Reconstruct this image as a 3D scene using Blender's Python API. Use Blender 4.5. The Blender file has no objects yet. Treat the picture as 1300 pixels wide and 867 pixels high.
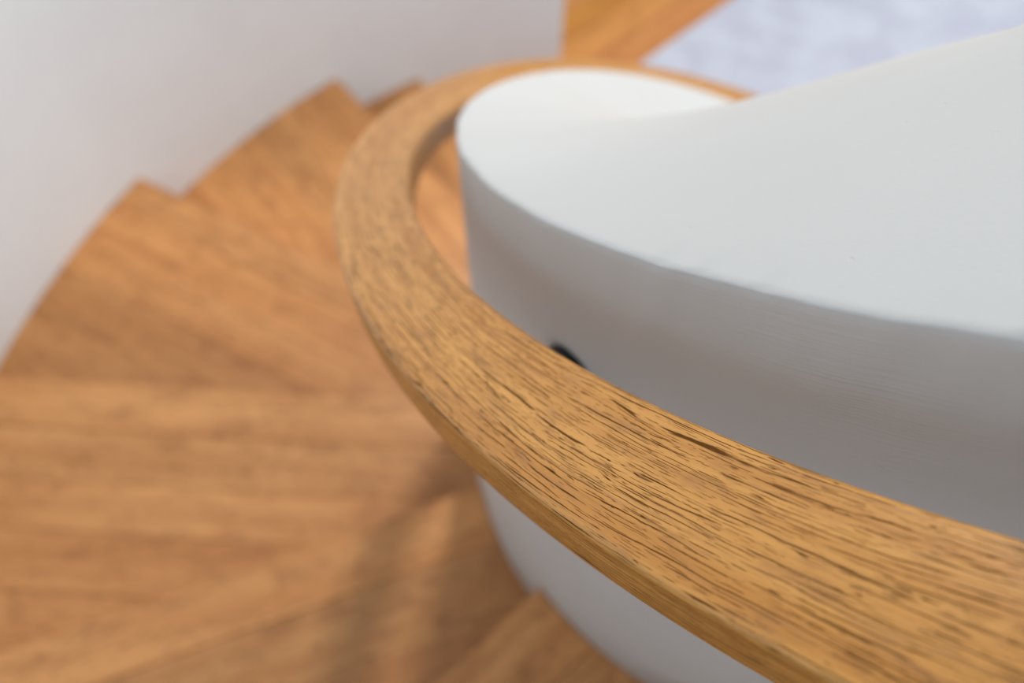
import bpy, bmesh, math, random
from mathutils import Matrix, Vector, noise
random.seed(7)
C = bpy.context.scene.collection
SC = bpy.context.scene
PI = math.pi
S = 1.1                       # metres per unit of the fit to image pixels
ZF = -1.9642                  # image-fit height of the lower floor (camera eye = 0)

def W(x, y, z):               # image-fit units -> world metres, lower floor at z = 0
    return Vector((x*S, y*S, (z-ZF)*S))

# ---------------------------------------------------------------- camera
cam = bpy.data.objects.new('camera', bpy.data.cameras.new('camera')); C.objects.link(cam)
SC.camera = cam
FPX, PITCH, ROLL = 1050.85, 1.1124, 0.00559
cam.data.sensor_width = 36.0
cam.data.lens = FPX*36.0/1300.0
cam.data.clip_start = 0.02
r_ = Vector((1, 0, 0)); u_ = Vector((0, math.sin(PITCH), math.cos(PITCH))); f_ = Vector((0, math.cos(PITCH), -math.sin(PITCH)))
cr_, sr_ = math.cos(ROLL), math.sin(ROLL)
R_ = r_*cr_ - u_*sr_; U_ = r_*sr_ + u_*cr_; B_ = -f_
m3 = Matrix((R_, U_, B_)).transposed()
cam.matrix_world = Matrix.Translation(W(0, 0, 0)) @ m3.to_4x4()
cam.data.dof.use_dof = True
cam.data.dof.focus_distance = 0.298*S
cam.data.dof.aperture_fstop = 4.0

# ---------------------------------------------------------------- light
w = bpy.data.worlds.new('world'); SC.world = w; w.use_nodes = True
bg = w.node_tree.nodes['Background']
bg.inputs['Color'].default_value = (0.83, 0.925, 1.0, 1)
bg.inputs['Strength'].default_value = 0.72
def area_light(name, loc, target, sx, sy, power, col):
    d = bpy.data.lights.new(name, 'AREA'); d.shape = 'RECTANGLE'; d.size = sx; d.size_y = sy
    d.energy = power; d.color = col
    o = bpy.data.objects.new(name, d); C.objects.link(o)
    o.location = loc
    o.rotation_euler = (target-loc).to_track_quat('-Z', 'Y').to_euler()
    return o
tgt = W(-0.10, 0.75, -1.4)
area_light('stair_ceiling_light', W(0.32, 2.15, 1.25), tgt, 0.2, 0.2, 56.0, (1.0, 0.94, 0.86))
area_light('wall_fill_light', W(3.0, 1.7, 0.5), W(-0.5, 1.4, -1.5), 1.5, 1.3, 70.0, (1.0, 0.985, 0.96))  # added fill from the right, no real window; brightens the outer wall

vs = SC.view_settings
vs.view_transform = 'Standard'; vs.look = 'None'; vs.gamma = 1.0; vs.use_curve_mapping = False
vs.exposure = -0.08

# ---------------------------------------------------------------- materials
def new_mat(name):
    m = bpy.data.materials.new(name); m.use_nodes = True
    nt = m.node_tree
    return m, nt, nt.nodes['Principled BSDF']
def node(nt, t, **kw):
    n = nt.nodes.new(t)
    for k, v in kw.items():
        if k in n.inputs.keys(): n.inputs[k].default_value = v
        else: setattr(n, k, v)
    return n
def math_n(nt, op, a, b=None, c=None, clamp=False):
    n = nt.nodes.new('ShaderNodeMath'); n.operation = op; n.use_clamp = clamp
    for i, v in enumerate((a, b, c)):
        if v is None: continue
        if isinstance(v, (int, float)): n.inputs[i].default_value = v
        else: nt.links.new(v, n.inputs[i])
    return n.outputs[0]
def smooth(nt, v, lo, hi):
    n = nt.nodes.new('ShaderNodeMapRange'); n.interpolation_type = 'SMOOTHSTEP'
    nt.links.new(v, n.inputs['Value']); n.inputs['From Min'].default_value = lo; n.inputs['From Max'].default_value = hi
    return n.outputs['Result']
def mixc(nt, fac, a, b, blend='MIX'):
    n = nt.nodes.new('ShaderNodeMix'); n.data_type = 'RGBA'; n.blend_type = blend
    for s, v in ((n.inputs[0], fac), (n.inputs[6], a), (n.inputs[7], b)):
        if isinstance(v, (int, float)): s.default_value = v
        elif isinstance(v, tuple): s.default_value = v if len(v) == 4 else (*v, 1)
        else: nt.links.new(v, s)
    return n.outputs[2]
def uvscaled(nt, su, sv, off=None):
    uv = nt.nodes.new('ShaderNodeUVMap'); uv.uv_map = 'UVMap'
    mp = nt.nodes.new('ShaderNodeMapping')
    mp.inputs['Scale'].default_value = (su, sv, 1)
    nt.links.new(uv.outputs[0], mp.inputs[0])
    if off is not None: nt.links.new(off, mp.inputs['Location'])
    return mp.outputs[0]
def noi(nt, vec, scale=1.0, detail=2.0, rough=0.5, dist=0.0):
    n = nt.nodes.new('ShaderNodeTexNoise'); n.inputs['Scale'].default_value = scale
    n.inputs['Detail'].default_value = detail; n.inputs['Roughness'].default_value = rough
    n.inputs['Distortion'].default_value = dist
    nt.links.new(vec, n.inputs['Vector'])
    return n.outputs['Fac']

def wood_mat(name, light, mid, dark, pore, pore_amt, rough, fine=1.0, tone_from_object=False):
    m, nt, b = new_mat(name)
    off = None
    if tone_from_object:
        oi = nt.nodes.new('ShaderNodeObjectInfo')
        cx = nt.nodes.new('ShaderNodeCombineXYZ')
        nt.links.new(math_n(nt, 'MULTIPLY', oi.outputs['Random'], 37.0), cx.inputs[0])
        nt.links.new(math_n(nt, 'MULTIPLY', oi.outputs['Random'], 91.0), cx.inputs[1])
        off = cx.outputs[0]
    g1 = noi(nt, uvscaled(nt, 2.2, 60*fine, off), 1, 3, 0.55, 0.6)       # broad growth bands
    g2 = noi(nt, uvscaled(nt, 9, 330*fine, off), 1, 3, 0.6, 0.3)         # fine grain
    g3 = noi(nt, uvscaled(nt, 11, 44*fine, off), 1, 3, 0.6, 0.6)        # mottle
    c = mixc(nt, smooth(nt, g1, 0.36, 0.66), mid, light)
    c = mixc(nt, math_n(nt, 'MULTIPLY', smooth(nt, g2, 0.45, 0.75), 0.5), c, dark)
    c = mixc(nt, math_n(nt, 'MULTIPLY', smooth(nt, g3, 0.5, 0.68), 0.6), c, dark)
    # open oak pores: short dark dashes that gather in bands
    pv = noi(nt, uvscaled(nt, 46, 560*fine, off), 1, 2.5, 0.55, 0.55)
    pb = noi(nt, uvscaled(nt, 5, 95*fine, off), 1, 2, 0.5, 0.3)
    gate = smooth(nt, pb, 0.40, 0.62)
    thr = math_n(nt, 'SUBTRACT', 0.64, math_n(nt, 'MULTIPLY', gate, 0.09))
    pm = math_n(nt, 'MULTIPLY', math_n(nt, 'SUBTRACT', pv, thr), 16.0, clamp=True)
    # long continuous pore lines
    lv = noi(nt, uvscaled(nt, 9, 420*fine, off), 1, 1.5, 0.5, 0.35)
    lm = math_n(nt, 'MULTIPLY', smooth(nt, lv, 0.64, 0.70), 0.55)
    pm = math_n(nt, 'MAXIMUM', pm, lm)
    c = mixc(nt, math_n(nt, 'MULTIPLY', pm, pore_amt), c, pore)
    if tone_from_object:
        c = mixc(nt, 1.0, c, oi.outputs['Color'], 'MULTIPLY')
    nt.links.new(c, b.inputs['Base Color'])
    b.inputs['Roughness'].default_value = rough
    rr = math_n(nt, 'ADD', math_n(nt, 'MULTIPLY', pm, 0.25), rough)
    nt.links.new(rr, b.inputs['Roughness'])
    bp = nt.nodes.new('ShaderNodeBump'); bp.inputs['Strength'].default_value = 0.35; bp.inputs['Distance'].default_value = 0.0006
    h = math_n(nt, 'SUBTRACT', math_n(nt, 'MULTIPLY', g2, 0.35), pm)
    nt.links.new(h, bp.inputs['Height']); nt.links.new(bp.outputs[0], b.inputs['Normal'])
    return m

def rail_mat():
    m, nt, b = new_mat('oak_rail')
    uv = nt.nodes.new('ShaderNodeUVMap'); uv.uv_map = 'UVMap'
    sep = nt.nodes.new('ShaderNodeSeparateXYZ'); nt.links.new(uv.outputs[0], sep.inputs[0])
    w1 = noi(nt, uvscaled(nt, 16, 60), 1, 2, 0.5)
    w2 = noi(nt, uvscaled(nt, 60, 200), 1, 2, 0.5)
    vv = math_n(nt, 'ADD', sep.outputs[1], math_n(nt, 'MULTIPLY', math_n(nt, 'SUBTRACT', w1, 0.5), 0.0034))
    vv = math_n(nt, 'ADD', vv, math_n(nt, 'MULTIPLY', math_n(nt, 'SUBTRACT', w2, 0.5), 0.0010))
    # fibres are not quite parallel to the bent edge
    vv = math_n(nt, 'ADD', vv, math_n(nt, 'MULTIPLY', sep.outputs[0], 0.012))
    def co(su, sv, z):
        c = nt.nodes.new('ShaderNodeCombineXYZ')
        nt.links.new(math_n(nt, 'MULTIPLY', sep.outputs[0], su), c.inputs[0])
        nt.links.new(math_n(nt, 'MULTIPLY', vv, sv), c.inputs[1]); c.inputs[2].default_value = z
        return c.outputs[0]
    band = noi(nt, co(1.6, 75, 0), 1, 3, 0.55)
    fine = noi(nt, co(11, 520, 3), 1, 3, 0.6)
    mott = noi(nt, co(34, 110, 5), 1, 3, 0.6)
    c = mixc(nt, smooth(nt, band, 0.34, 0.66), RAIL_MID, RAIL_LIGHT)
    c = mixc(nt, math_n(nt, 'MULTIPLY', smooth(nt, mott, 0.48, 0.72), 0.55), c, RAIL_DARK)
    c = mixc(nt, math_n(nt, 'MULTIPLY', smooth(nt, fine, 0.5, 0.72), 0.5), c, RAIL_DARK)
    def ridge(n, wd):
        d = math_n(nt, 'ABSOLUTE', math_n(nt, 'SUBTRACT', n, 0.5))
        return math_n(nt, 'SUBTRACT', 1.0, smooth(nt, d, wd*0.35, wd))
    # long thin open grain lines of even width, broken along their length
    def lines(freq, wander, wd, seed, gu, gv, lo, hi):
        ph = math_n(nt, 'ADD', math_n(nt, 'MULTIPLY', vv, freq), math_n(nt, 'MULTIPLY', noi(nt, co(4, 60, seed), 1, 2, 0.5), wander))
        d = math_n(nt, 'ABSOLUTE', math_n(nt, 'SUBTRACT', math_n(nt, 'FRACT', ph), 0.5))
        ln = math_n(nt, 'SUBTRACT', 1.0, smooth(nt, d, wd*0.4, wd))
        return math_n(nt, 'MULTIPLY', ln, smooth(nt, noi(nt, co(gu, gv, seed+2), 1, 3, 0.55), lo, hi))
    l1 = lines(330, 5.0, 0.10, 11, 24, 330, 0.45, 0.52)
    l2 = lines(520, 7.0, 0.13, 17, 52, 520, 0.49, 0.56)
    l3 = lines(780, 8.0, 0.15, 37, 90, 780, 0.53, 0.60)
    # short stout pores gathered in bands
    p1 = noi(nt, co(85, 900, 23), 1, 2, 0.55)
    gate = smooth(nt, noi(nt, co(7, 90, 29), 1, 2, 0.5), 0.40, 0.62)
    thr = math_n(nt, 'SUBTRACT', 0.705, math_n(nt, 'MULTIPLY', gate, 0.08))
    pm = math_n(nt, 'MULTIPLY', math_n(nt, 'SUBTRACT', p1, thr), 22.0, clamp=True)
    pm = math_n(nt, 'MAXIMUM', pm, math_n(nt, 'MAXIMUM', math_n(nt, 'MULTIPLY', l1, 0.95), math_n(nt, 'MAXIMUM', math_n(nt, 'MULTIPLY', l2, 0.85), math_n(nt, 'MULTIPLY', l3, 0.7))))
    c = mixc(nt, math_n(nt, 'MULTIPLY', pm, 0.93), c, RAIL_PORE)
    nt.links.new(c, b.inputs['Base Color'])
    nt.links.new(math_n(nt, 'ADD', math_n(nt, 'MULTIPLY', pm, 0.2), 0.36), b.inputs['Roughness'])
    shut = math_n(nt, 'SUBTRACT', 1.0, pm)      # no varnish film over the open pores
    nt.links.new(math_n(nt, 'MULTIPLY', shut, 0.4), b.inputs['Coat Weight']); nt.links.new(math_n(nt, 'MULTIPLY', shut, 0.5), b.inputs['Specular IOR Level']); b.inputs['Coat Roughness'].default_value = 0.3
    bp = nt.nodes.new('ShaderNodeBump'); bp.inputs['Strength'].default_value = 0.5; bp.inputs['Distance'].default_value = 0.0006
    nt.links.new(math_n(nt, 'SUBTRACT', math_n(nt, 'MULTIPLY', fine, 0.3), pm), bp.inputs['Height']); nt.links.new(bp.outputs[0], b.inputs['Normal'])
    return m
RAIL_LIGHT, RAIL_MID, RAIL_DARK, RAIL_PORE = (0.63, 0.297, 0.060), (0.50, 0.206, 0.028), (0.31, 0.125, 0.025), (0.055, 0.017, 0.004)
M_RAIL = rail_mat()
M_TREAD = wood_mat('oak_tread', (0.62, 0.295, 0.100), (0.51, 0.222, 0.068), (0.35, 0.138, 0.038), (0.15, 0.055, 0.016), 0.6, 0.38, 0.55, True)
M_FLOOR = wood_mat('oak_floor', (0.58, 0.25, 0.062), (0.48, 0.185, 0.042), (0.36, 0.13, 0.026), (0.2, 0.07, 0.02), 0.4, 0.35, 0.5, True)

def plaster(name, col, streak):
    m, nt, b = new_mat(name)
    tc = nt.nodes.new('ShaderNodeTexCoord')
    n1 = noi(nt, tc.outputs['Object'], 420, 2, 0.6)
    n2 = noi(nt, tc.outputs['Object'], 60, 3, 0.55)
    n3 = noi(nt, tc.outputs['Object'], 6, 2, 0.5)
    h = math_n(nt, 'ADD', math_n(nt, 'MULTIPLY', n1, 0.35), math_n(nt, 'MULTIPLY', n2, 0.8))
    if streak:      # brush strokes that run along the wall
        st = noi(nt, uvscaled(nt, 10, 620), 1, 2, 0.55, 0.2)
        ge = nt.nodes.new('ShaderNodeNewGeometry'); sx = nt.nodes.new('ShaderNodeSeparateXYZ')
        nt.links.new(ge.outputs['Normal'], sx.inputs[0])
        side = math_n(nt, 'SUBTRACT', 1.0, smooth(nt, sx.outputs[2], 0.2, 0.5))   # brushed on the upright face only
        st = math_n(nt, 'MULTIPLY', st, side)
        h = math_n(nt, 'ADD', h, math_n(nt, 'MULTIPLY', st, 0.9))
        # small dings
        dg = nt.nodes.new('ShaderNodeTexVoronoi'); dg.inputs['Scale'].default_value = 38
        nt.links.new(tc.outputs['Object'], dg.inputs['Vector'])
        spot = math_n(nt, 'SUBTRACT', 1.0, smooth(nt, dg.outputs['Distance'], 0.02, 0.06))
        h = math_n(nt, 'SUBTRACT', h, math_n(nt, 'MULTIPLY', spot, 0.8))
    bp = nt.nodes.new('ShaderNodeBump'); bp.inputs['Strength'].default_value = 0.35; bp.inputs['Distance'].default_value = 0.0008
    nt.links.new(h, bp.inputs['Height']); nt.links.new(bp.outputs[0], b.inputs['Normal'])
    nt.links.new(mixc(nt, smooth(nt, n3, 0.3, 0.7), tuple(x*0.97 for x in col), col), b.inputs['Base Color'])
    b.inputs['Roughness'].default_value = 0.6
    return m
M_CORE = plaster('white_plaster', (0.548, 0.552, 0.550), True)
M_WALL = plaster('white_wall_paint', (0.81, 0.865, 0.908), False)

M_BLACK, nt_, b_ = new_mat('black_metal')
b_.inputs['Base Color'].default_value = (0.012, 0.012, 0.013, 1); b_.inputs['Metallic'].default_value = 0.4; b_.inputs['Roughness'].default_value = 0.45

def rug_mat():
    m, nt, b = new_mat('rug_weave')
    tc = nt.nodes.new('ShaderNodeTexCoord')
    n1 = noi(nt, tc.outputs['Object'], 7, 3, 0.6, 0.4)
    n2 = noi(nt, tc.outputs['Object'], 260, 2, 0.6)
    c = mixc(nt, smooth(nt, n1, 0.35, 0.68), (0.45, 0.46, 0.545), (0.54, 0.56, 0.64))
    c = mixc(nt, math_n(nt, 'MULTIPLY', n2, 0.3), c, (0.42, 0.42, 0.5))
    nt.links.new(c, b.inputs['Base Color']); b.inputs['Roughness'].default_value = 0.95
    bp = nt.nodes.new('ShaderNodeBump'); bp.inputs['Strength'].default_value = 0.72; bp.inputs['Distance'].default_value = 0.002
    nt.links.new(n2, bp.inputs['Height']); nt.links.new(bp.outputs[0], b.inputs['Normal'])
    return m
M_RUG = rug_mat()

# ---------------------------------------------------------------- helpers
def link(name, me, mat, parent=None, smooth_shade=False):
    o = bpy.data.objects.new(name, me); C.objects.link(o)
    if mat: me.materials.append(mat)
    if smooth_shade:
        me.polygons.foreach_set('use_smooth', [True]*len(me.polygons))
    if parent: o.parent = parent
    return o
def tag(o, label=None, cat=None, kind=None, group=None):
    if label: o['label'] = label
    if cat: o['category'] = cat
    if kind: o['kind'] = kind
    if group: o['group'] = group
def empty(name, loc):
    o = bpy.data.objects.new(name, None); C.objects.link(o); o.location = loc; o.empty_display_size = 0.1
    return o
def mesh_from(name, verts, faces, uvs=None):
    me = bpy.data.meshes.new(name); me.from_pydata([tuple(v) for v in verts], [], faces)
    if uvs is not None:
        l = me.uv_layers.new(name='UVMap')
        for lp_ in me.loops: l.data[lp_.index].uv = uvs[lp_.vertex_index]
    me.validate(); me.update()
    return me
def shift(me, v):              # move mesh data so that it is relative to its parent's origin
    me.transform(Matrix.Translation(-v))

# ---------------------------------------------------------------- the stair, curves fitted to image pixel positions (image-fit units)
CX, CY = 0.42154, 0.48009
OX, OY, RW = CX+0.13708, CY-0.15847, 1.6532     # centre and radius of the outer wall
PHI1, DPHI, ZT, RISE, NOFF, RC = 3.61131, 0.40449, -1.53154, 0.14418, -0.04822, 0.48359
def T(p): return (p-2.6)/2.6
def ext(fn, p, lo, hi):        # beyond the range fitted to image pixels: straight continuation
    if p < lo: return fn(lo) + (fn(lo+.02)-fn(lo))/.02*(p-lo)
    if p > hi: return fn(hi) + (fn(hi)-fn(hi-.02))/.02*(p-hi)
    return fn(p)
def clampf(fn, p, lo, hi): return fn(min(max(p, lo), hi))
def rail_r0(p): t = T(p); return 0.56277-0.00242*t+0.02896*(t*t-.3)+0.03593*(t**3-.6*t)+0.07137*(t**4-.2)
def rail_z0(p): t = T(p); return 0.57623-0.37006*p-0.0557*t*t+0.01625*t**3+0.0588*t**4
def cap_r0(p): t = T(p); return 0.48163-0.01027*t+0.03609*(t*t-.3)+0.03196*(t**3-.6*t)
def cap_z0(p): t = T(p); return 0.62403-0.3726*p+0.02423*t*t+0.02741*t**3+0.03029*t**4
def rail_r(p): return clampf(rail_r0, p, 2.0, 4.9)
def rail_z(p): return ext(rail_z0, p, 1.9, 5.0)
def cap_r(p): return clampf(cap_r0, p, 2.0, 4.9)
def cap_z(p): return ext(cap_z0, p, 1.9, 5.0)
def pol(p, r, z): return W(CX+r*math.cos(p), CY-r*math.sin(p), z)
def lerp_table(x, xs, ys):
    if x <= xs[0]: return ys[0]
    for i in range(len(xs)-1):
        if x <= xs[i+1]:
            t = (x-xs[i])/(xs[i+1]-xs[i]); t = t*t*(3-2*t)
            return ys[i]+(ys[i+1]-ys[i])*t
    return ys[-1]

# ---------------------------------------------------------------- inner half wall with its moulded top
def core_wall():
    P0, P1, N = 1.25, 5.25, 640
    R0, RIN, ER = 0.33, 0.09, 0.0026
    verts, uvs, faces = [], [], []
    prof_n = None
    for i in range(N+1):
        p = P0+(P1-P0)*i/N
        rt, zt = cap_r(p), cap_z(p)
        wob = 0.0011*noise.noise(Vector((p*9, 0, 3))) + 0.0006*noise.noise(Vector((p*31, 5, 3)))
        rt += wob
        chip = max(0.0, noise.noise(Vector((p*75, 2, 8)))-0.25)*0.0028 + 0.00025*noise.noise(Vector((p*140, 9, 1)))
        kc = 2.5*math.exp(-max(-0.12, p-2.5)/0.25)
        def topz(r): return zt - (kc*(R0-r)**2 if r < R0 else 0)
        prof = []
        prof.append((RIN, ZF)); prof.append((RIN, topz(RIN)-0.03))
        prof.append((RIN+0.003, topz(RIN)-0.012)); prof.append((RIN+0.012, topz(RIN+0.012)-0.002))
        n = 26
        for k in range(1, n+1):
            r = RIN+0.012+(rt-ER*1.6-RIN-0.012)*k/n
            prof.append((r, topz(r)))
        for k in range(1, 8):                        # rounded lip
            a = k/8*PI/2
            prof.append((rt-ER*1.6+ER*1.6*math.sin(a)-chip*math.sin(2*a), zt-ER+ER*math.cos(a)-chip*math.sin(2*a)))
        zb = ZF
        for k in range(1, 25):
            d = ER+0.3*(k/24)**1.2
            rr = rt
            prof.append((rr, zt-d))
        prof.append((RC, min(zt-0.55, zt-0.32))); prof.append((RC, zb))
        s = p*0.5*S
        L = 0; LIP = 4+n
        L = -sum(math.hypot(prof[q][0]-prof[q-1][0], prof[q][1]-prof[q-1][1])*S for q in range(1, LIP+4))
        for j, (r, z) in enumerate(prof):
            if j: L += math.hypot(r-prof[j-1][0], z-prof[j-1][1])*S
            verts.append(pol(p, r, z)); uvs.append((s, L))
        prof_n = len(prof)
    for i in range(N):
        for j in range(prof_n-1):
            a = i*prof_n+j
            faces.append((a, a+1, a+prof_n+1, a+prof_n))
    faces.append(tuple(range(prof_n))[::-1]); faces.append(tuple(N*prof_n+j for j in range(prof_n)))
    me = mesh_from('wall_inner', verts, faces, uvs)
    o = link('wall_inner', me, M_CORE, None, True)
    bm = bmesh.new(); bm.from_mesh(me); bmesh.ops.recalc_face_normals(bm, faces=bm.faces); bm.to_mesh(me); bm.free()
    return o
core = core_wall(); tag(core, 'smooth white plaster half wall with a twisting moulded top inside the handrail', None, 'structure')

# ---------------------------------------------------------------- outer stair wall
def outer_wall():
    a_end = math.atan2(1.925-OY, 0.155-OX)
    a0, a1, N = a_end, a_end+PI*0.64, 110
    th, ztop = 0.11, 0.35
    verts, faces, uvs = [], [], []
    for i in range(N+1):
        a = a0+(a1-a0)*i/N
        for (r, z) in ((RW, ZF), (RW, ztop), (RW+th, ztop), (RW+th, ZF)):
            verts.append(W(OX+r*math.cos(a), OY+r*math.sin(a), z)); uvs.append((a*RW, z))
    for i in range(N):
        for j in range(4):
            a = i*4+j; b = i*4+(j+1) % 4
            faces.append((a, b, b+4, a+4))
    faces.append((0, 1, 2, 3)); faces.append((N*4+3, N*4+2, N*4+1, N*4))
    me = mesh_from('wall_outer', verts, faces, uvs)
    bm = bmesh.new(); bm.from_mesh(me); bmesh.ops.recalc_face_normals(bm, faces=bm.faces); bm.to_mesh(me); bm.free()
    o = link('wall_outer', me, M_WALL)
    for pl in me.polygons:
        pl.use_smooth = abs(pl.normal.z) < 0.5 and len(pl.vertices) == 4
    me.set_sharp_from_angle(angle=math.radians(30))
    return o
tag(outer_wall(), 'curved white wall along the outer side of the stairs', None, 'structure')

# ---------------------------------------------------------------- polygon tools for boards
def clip(poly, nx, ny, d):      # keep nx*x+ny*y <= d
    out = []
    for i in range(len(poly)):
        a, b = poly[i], poly[(i+1) % len(poly)]
        da, db = nx*a[0]+ny*a[1]-d, nx*b[0]+ny*b[1]-d
        if da <= 0: out.append(a)
        if (da < 0 < db) or (db < 0 < da):
            t = da/(da-db); out.append((a[0]+(b[0]-a[0])*t, a[1]+(b[1]-a[1])*t))
    return out
def area(poly): return 0.5*sum(poly[i][0]*poly[(i+1) % len(poly)][1]-poly[(i+1) % len(poly)][0]*poly[i][1] for i in range(len(poly)))
def dedupe(poly, e=0.0008):
    out = []
    for p in poly:
        if not out or math.hypot(p[0]-out[-1][0], p[1]-out[-1][1]) > e: out.append(p)
    if len(out) > 1 and math.hypot(out[0][0]-out[-1][0], out[0][1]-out[-1][1]) <= e: out.pop()
    return out
def inset(poly, d):
    n = len(poly); out = []
    for i in range(n):
        a, b, c = Vector(poly[i-1]), Vector(poly[i]), Vector(poly[(i+1) % n])
        e1 = (b-a).normalized(); e2 = (c-b).normalized()
        n1 = Vector((-e1.y, e1.x)); n2 = Vector((-e2.y, e2.x))
        m = n1+n2
        if m.length < 1e-6: m = n1
        m.normalize(); k = max(0.35, m.dot(n1))
        q = b+m*(d/k); out.append((q.x, q.y))
    return out
def slab(name, poly, z0, z1, ch, dirv, mat, parent, origin, drop=0.0):   # poly CCW, world metres; ch = eased top edge
    poly = dedupe(poly)
    if len(poly) < 3: return None
    if area(poly) < 0: poly = poly[::-1]
    ip = inset(poly, ch*0.35); ip2 = inset(poly, ch)
    n = len(poly); verts = []
    for ring, z in ((poly, z0), (poly, z1-ch), (ip, z1-ch*0.3), (ip2, z1)):
        verts += [(x, y, z) for x, y in ring]
    faces = [tuple(range(n))[::-1], tuple(range(3*n, 4*n))]
    for r in range(3):
        for i in range(n):
            j = (i+1) % n
            faces.append((r*n+i, r*n+j, (r+1)*n+j, (r+1)*n+i))
    ux, uy = dirv
    uvs = [(v[0]*ux+v[1]*uy, -v[0]*uy+v[1]*ux+(v[2]-z1)) for v in verts]
    me = mesh_from(name, verts, faces, uvs); shift(me, origin)
    return link(name, me, mat, parent)

# ---------------------------------------------------------------- staircase
def nose_a(k):                  # the lowest tread is a narrow one
    return 4.185 if k == -1 else PHI1+(1-k)*DPHI
def nose_line(k):               # returns origin (world xy) and unit direction outward
    a = nose_a(k)
    o = Vector((CX+NOFF*math.sin(a), CY+NOFF*math.cos(a)))*S
    return o, Vector((math.cos(a), -math.sin(a)))
stair_o = W(CX-0.9, CY, ZF)
stair = empty('staircase', stair_o)
tag(stair, 'curved oak staircase of wedge treads winding down around the white half wall', 'staircase')
WCX, WCY, WRW = OX*S, OY*S, RW*S
def sector(k):
    # the wedge from nosing k back under nosing k+1, between inner and outer wall
    o1, d1 = nose_line(k); o2, d2 = nose_line(k+1)
    a = nose_a(k)
    ring = []
    n = 36
    pa, pb = a-DPHI*1.9, a+DPHI*0.9
    for i in range(n+1):        # along the outer wall
        p = pa+(pb-pa)*i/n
        # ray from stair centre to outer circle
        dx, dy = math.cos(p), -math.sin(p); ex, ey = CX*S-WCX, CY*S-WCY
        bq = dx*ex+dy*ey; cq = ex*ex+ey*ey-(WRW-0.001)**2
        t = -bq+math.sqrt(bq*bq-cq); ring.append((CX*S+dx*t, CY*S+dy*t))
    for i in range(n+1):        # back along the inner wall
        p = pb+(pa-pb)*i/n
        ring.append((CX*S+math.cos(p)*(RC*S+0.001), CY*S-math.sin(p)*(RC*S+0.001)))
    # clip by the two lines: descending side is +phi, i.e. clockwise from above
    n1 = Vector((d1.y, -d1.x))  # points downstairs
    n2 = Vector((d2.y, -d2.x))
    ring = clip(ring, n1.x, n1.y, n1.dot(o1))
    ring = clip(ring, -n2.x, -n2.y, -(n2.dot(o2)-0.03))
    return ring, n1, n1.dot(o1), d1
rnd = random.Random(11)
def tone(t, warm=0.0): return (t*(1+warm), t, t*(1-warm), 1)
BW = 0.098
for k in range(-1, 8):
    z = (ZT+(k-1)*RISE-ZF)*S
    ring, n1, d0, d1 = sector(k)
    base = slab('tread', ring, z-0.042, z-0.0125, 0.0005, (d1.x, d1.y), M_TREAD, stair, stair_o)
    base.color = tone(0.95)
    j = 0; hi = d0
    while True:
        lo = hi-BW*(0.9+0.25*rnd.random())
        strip = clip(clip(ring, n1.x, n1.y, hi-(0.0004 if j else 0)), -n1.x, -n1.y, -(lo+0.0004))
        if len(strip) < 3 or abs(area(strip)) < 2e-4: break
        ch = 0.003 if j == 0 else 0.0006
        dz = 0.0003*rnd.random()
        pk = slab('plank', strip, z-0.0122, z-dz, ch, (d1.x, d1.y), M_TREAD, base, stair_o)
        if pk:
            pk.color = tone((0.92+0.24*rnd.random())*{0: 1.15, 1: 0.92, 3: 0.95}.get(k, 1.0), 0.02+0.06*(rnd.random()-0.5))
        hi = lo; j += 1
        if j > 14: break
    # riser under the nosing
    rr_ = clip(clip(sector(k)[0], n1.x, n1.y, d0-0.028), -n1.x, -n1.y, -(d0-0.046))
    rs = slab('riser', rr_, z-RISE*S+0.0005 if k > -1 else 0.0005, z-0.0425, 0.0005, (d1.x, d1.y), M_TREAD, stair, stair_o)
    rs.color = tone(0.95)

# ---------------------------------------------------------------- handrail
def rail_mesh():
    P0, P1, N = 1.30, 5.15, 320
    hw, th, e = 0.05878/2, 0.04139, 0.003
    prof = []
    def corner(cx, cz, a0, r):
        for k in range(5):
            a = a0+PI/2*k/4
            prof.append((cx+r*math.cos(a), cz+r*math.sin(a)))
    corner(hw-e, -e, 0, e); corner(-hw+e, -e, PI/2, e); corner(-hw+e, -th+e, PI, e); corner(hw-e, -th+e, 1.5*PI, e)
    prof.append(prof[0])
    m = len(prof)
    verts, faces, uvs = [], [], []
    L = 0; last = None
    for i in range(N+1):
        p = P0+(P1-P0)*i/N
        r, z = rail_r(p), rail_z(p)
        c = pol(p, r, z)
        if last is not None: L += (c-last).length
        last = c; v = 0
        for j, (a, b) in enumerate(prof):
            if j: v += math.hypot(a-prof[j-1][0], b-prof[j-1][1])*S
            verts.append(pol(p, r+a, z+b)); uvs.append((L, v))
    for i in range(N):
        for j in range(m-1):
            a = i*m+j; faces.append((a, a+1, a+m+1, a+m))
    faces.append(tuple(range(m-1))[::-1]); faces.append(tuple(N*m+j for j in range(m-1)))
    me = mesh_from('rail', verts, faces, uvs)
    bm = bmesh.new(); bm.from_mesh(me); bmesh.ops.recalc_face_normals(bm, faces=bm.faces); bm.to_mesh(me); bm.free()
    return me
P_B = 2.505                      # where the visible bracket sits
rail_o = pol(P_B, cap_r(P_B), rail_z(P_B)-0.1)
rail = empty('handrail', rail_o)
tag(rail, 'curved flat oak handrail with dark open grain winding round the white half wall', 'handrail')
me = rail_mesh(); shift(me, rail_o)
ro = link('rail', me, M_RAIL, rail, True)
me.set_sharp_from_angle(angle=math.radians(50))

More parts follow.
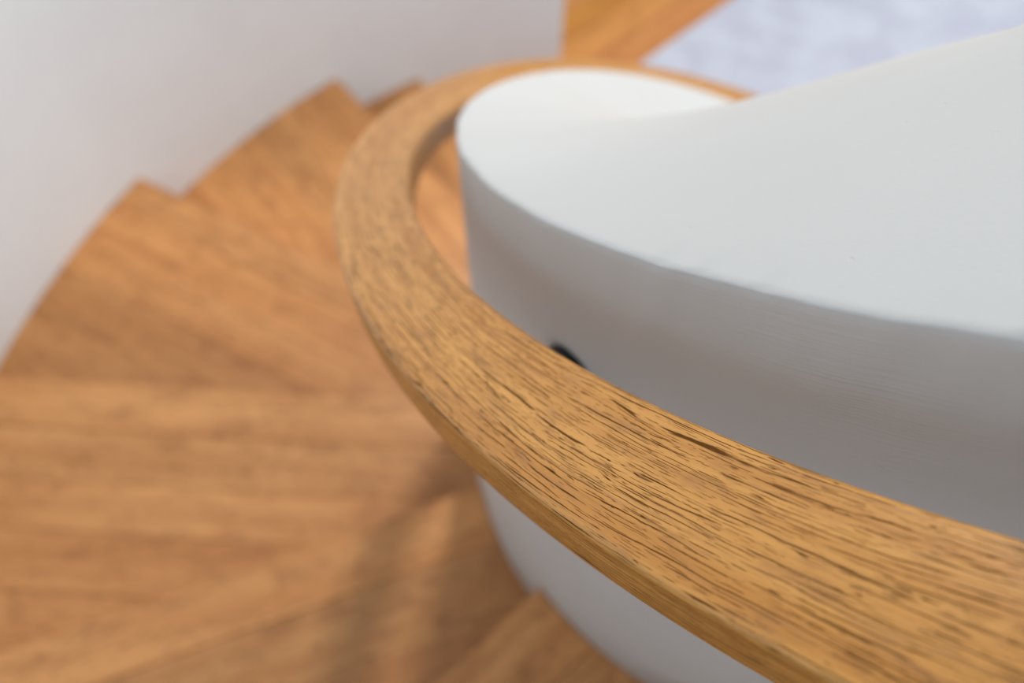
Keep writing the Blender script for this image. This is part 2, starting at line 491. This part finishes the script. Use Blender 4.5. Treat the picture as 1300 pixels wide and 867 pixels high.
def lathe_along(name, c, axis, prof, n, mat, parent):   # prof: (radius, distance along axis)
    axis = axis.normalized(); t1 = axis.orthogonal().normalized(); t2 = axis.cross(t1)
    verts, faces = [], []
    for (r, d) in prof:
        for k in range(n):
            a = 2*PI*k/n; verts.append(c+axis*d+(t1*math.cos(a)+t2*math.sin(a))*r)
    m = len(prof)
    for i in range(m-1):
        for k in range(n):
            q = (k+1) % n; faces.append((i*n+k, i*n+q, (i+1)*n+q, (i+1)*n+k))
    faces.append(tuple(range(n))[::-1]); faces.append(tuple((m-1)*n+k for k in range(n)))
    me = mesh_from(name, verts, faces); shift(me, rail_o)
    bm = bmesh.new(); bm.from_mesh(me); bmesh.ops.recalc_face_normals(bm, faces=bm.faces); bm.to_mesh(me); bm.free()
    o = link(name, me, mat, parent, True); me.set_sharp_from_angle(angle=math.radians(40))
    return o
def tube(name, pts, r, n, mat, parent):
    verts, faces = [], []
    m = len(pts)
    for i, p in enumerate(pts):
        d = (pts[min(i+1, m-1)]-pts[max(i-1, 0)]).normalized()
        t1 = d.cross(Vector((0.3, 0.2, 1))).normalized(); t2 = d.cross(t1)
        for k in range(n):
            a = 2*PI*k/n; verts.append(p+(t1*math.cos(a)+t2*math.sin(a))*r)
    for i in range(m-1):
        for k in range(n):
            q = (k+1) % n; faces.append((i*n+k, i*n+q, (i+1)*n+q, (i+1)*n+k))
    faces.append(tuple(range(n))[::-1]); faces.append(tuple((m-1)*n+k for k in range(n)))
    me = mesh_from(name, verts, faces); shift(me, rail_o)
    bm = bmesh.new(); bm.from_mesh(me); bmesh.ops.recalc_face_normals(bm, faces=bm.faces); bm.to_mesh(me); bm.free()
    return link(name, me, mat, parent, True)
ROS_DZ, ROS_R = 0.120, 0.0355
def bracket(p):
    rw, zr = cap_r(p), rail_z(p)
    out = Vector((math.cos(p), -math.sin(p), 0))
    c = pol(p, rw, zr-ROS_DZ)
    end = pol(p, rail_r(p), zr-0.04139) - Vector((0, 0, 0.004))
    a = c+out*0.006
    mid = Vector((end.x, end.y, c.z))
    pts = [a]
    for k in range(1, 9):
        t = k/8; pts.append(a*(1-t)**2+mid*2*t*(1-t)+end*t*t)
    arm = tube('bracket', pts, 0.006, 12, M_BLACK, rail)
    lathe_along('rosette', c-out*0.001, out, [(ROS_R*0.99, 0), (ROS_R, 0.002), (ROS_R, 0.006), (ROS_R*0.9, 0.008), (0.009, 0.0095)], 40, M_BLACK, arm)
    # saddle plate screwed under the rail
    tan = Vector((-math.sin(p), -math.cos(p), 0)); v = []
    top = pol(p, rail_r(p), zr-0.04139)
    for dz in (-0.0005, -0.005):
        for k in range(16):
            q = 2*PI*k/16
            v.append(top+tan*0.03*math.copysign(abs(math.cos(q))**0.6, math.cos(q))+out*0.011*math.copysign(abs(math.sin(q))**0.6, math.sin(q))+Vector((0, 0, dz)) + Vector((0,0,-0.370*(0.03*math.cos(q))/0.56*1.0)))
    f = [tuple(range(16)), tuple(range(16, 32))[::-1]]+[(k, (k+1) % 16, 16+(k+1) % 16, 16+k) for k in range(16)]
    me = mesh_from('saddle_plate', v, f); shift(me, rail_o); link('saddle_plate', me, M_BLACK, arm)
bracket(P_B)

# ---------------------------------------------------------------- lower floor and rug
fl_o = W(0, 0, ZF)
fme = mesh_from('floor', [(-3, -3, -0.10), (6, -3, -0.10), (6, 7, -0.10), (-3, 7, -0.10), (-3, -3, -0.016), (6, -3, -0.016), (6, 7, -0.016), (-3, 7, -0.016)],
                [(3, 2, 1, 0), (4, 5, 6, 7), (0, 1, 5, 4), (1, 2, 6, 5), (2, 3, 7, 6), (3, 0, 4, 7)], [(0, 0)]*8)
floor = link('floor', fme, M_FLOOR); tag(floor, 'orange oak floorboards at the foot of the stairs', None, 'structure')
FA = math.radians(41); fd = Vector((math.cos(FA), math.sin(FA))); fn = Vector((-fd.y, fd.x))
edge0 = W(0.417, 1.951, ZF).xy
e_n = fn.dot(edge0); e_t = fd.dot(edge0)
FB = 0.105*S
tones = {0: (1.0, 0.93, 0.95, 1), 1: (1.08, 1.08, 0.95, 1), 2: (0.92, 0.86, 0.36, 1)}
for i in range(-20, 12):
    lo = e_n+0.01*S+FB*i
    c0 = fd*(e_t-2.2)+fn*(lo+0.0005); c1 = fd*(e_t+2.6)+fn*(lo+0.0005)
    c2 = fd*(e_t+2.6)+fn*(lo+FB-0.0005); c3 = fd*(e_t-2.2)+fn*(lo+FB-0.0005)
    pk = slab('floorboard', [(c.x, c.y) for c in (c0, c1, c2, c3)], -0.016, -0.0002-0.0004*rnd.random(), 0.0008, (fd.x, fd.y), M_FLOOR, floor, Vector((0, 0, 0)))
    pk.color = tones.get(i, tone(0.85+0.25*rnd.random(), 0.03*(rnd.random()-0.3)))

def rug():
    a = fd*(e_t-0.30)+fn*e_n; L, Wd, h = 2.6, 1.7, 0.009
    pts = [(0, 0), (L, 0), (L, -Wd), (0, -Wd)]
    P = [a+fd*x+fn*y for x, y in pts][::-1]
    me_o = slab('rug', [(p.x, p.y) for p in P], 0.0004, h, 0.004, (fd.x, fd.y), M_RUG, None, Vector((a.x, a.y, 0)))
    me_o.location = (a.x, a.y, 0)
    return me_o
tag(rug(), 'flat pale blue grey rug lying on the orange floorboards', 'rug')
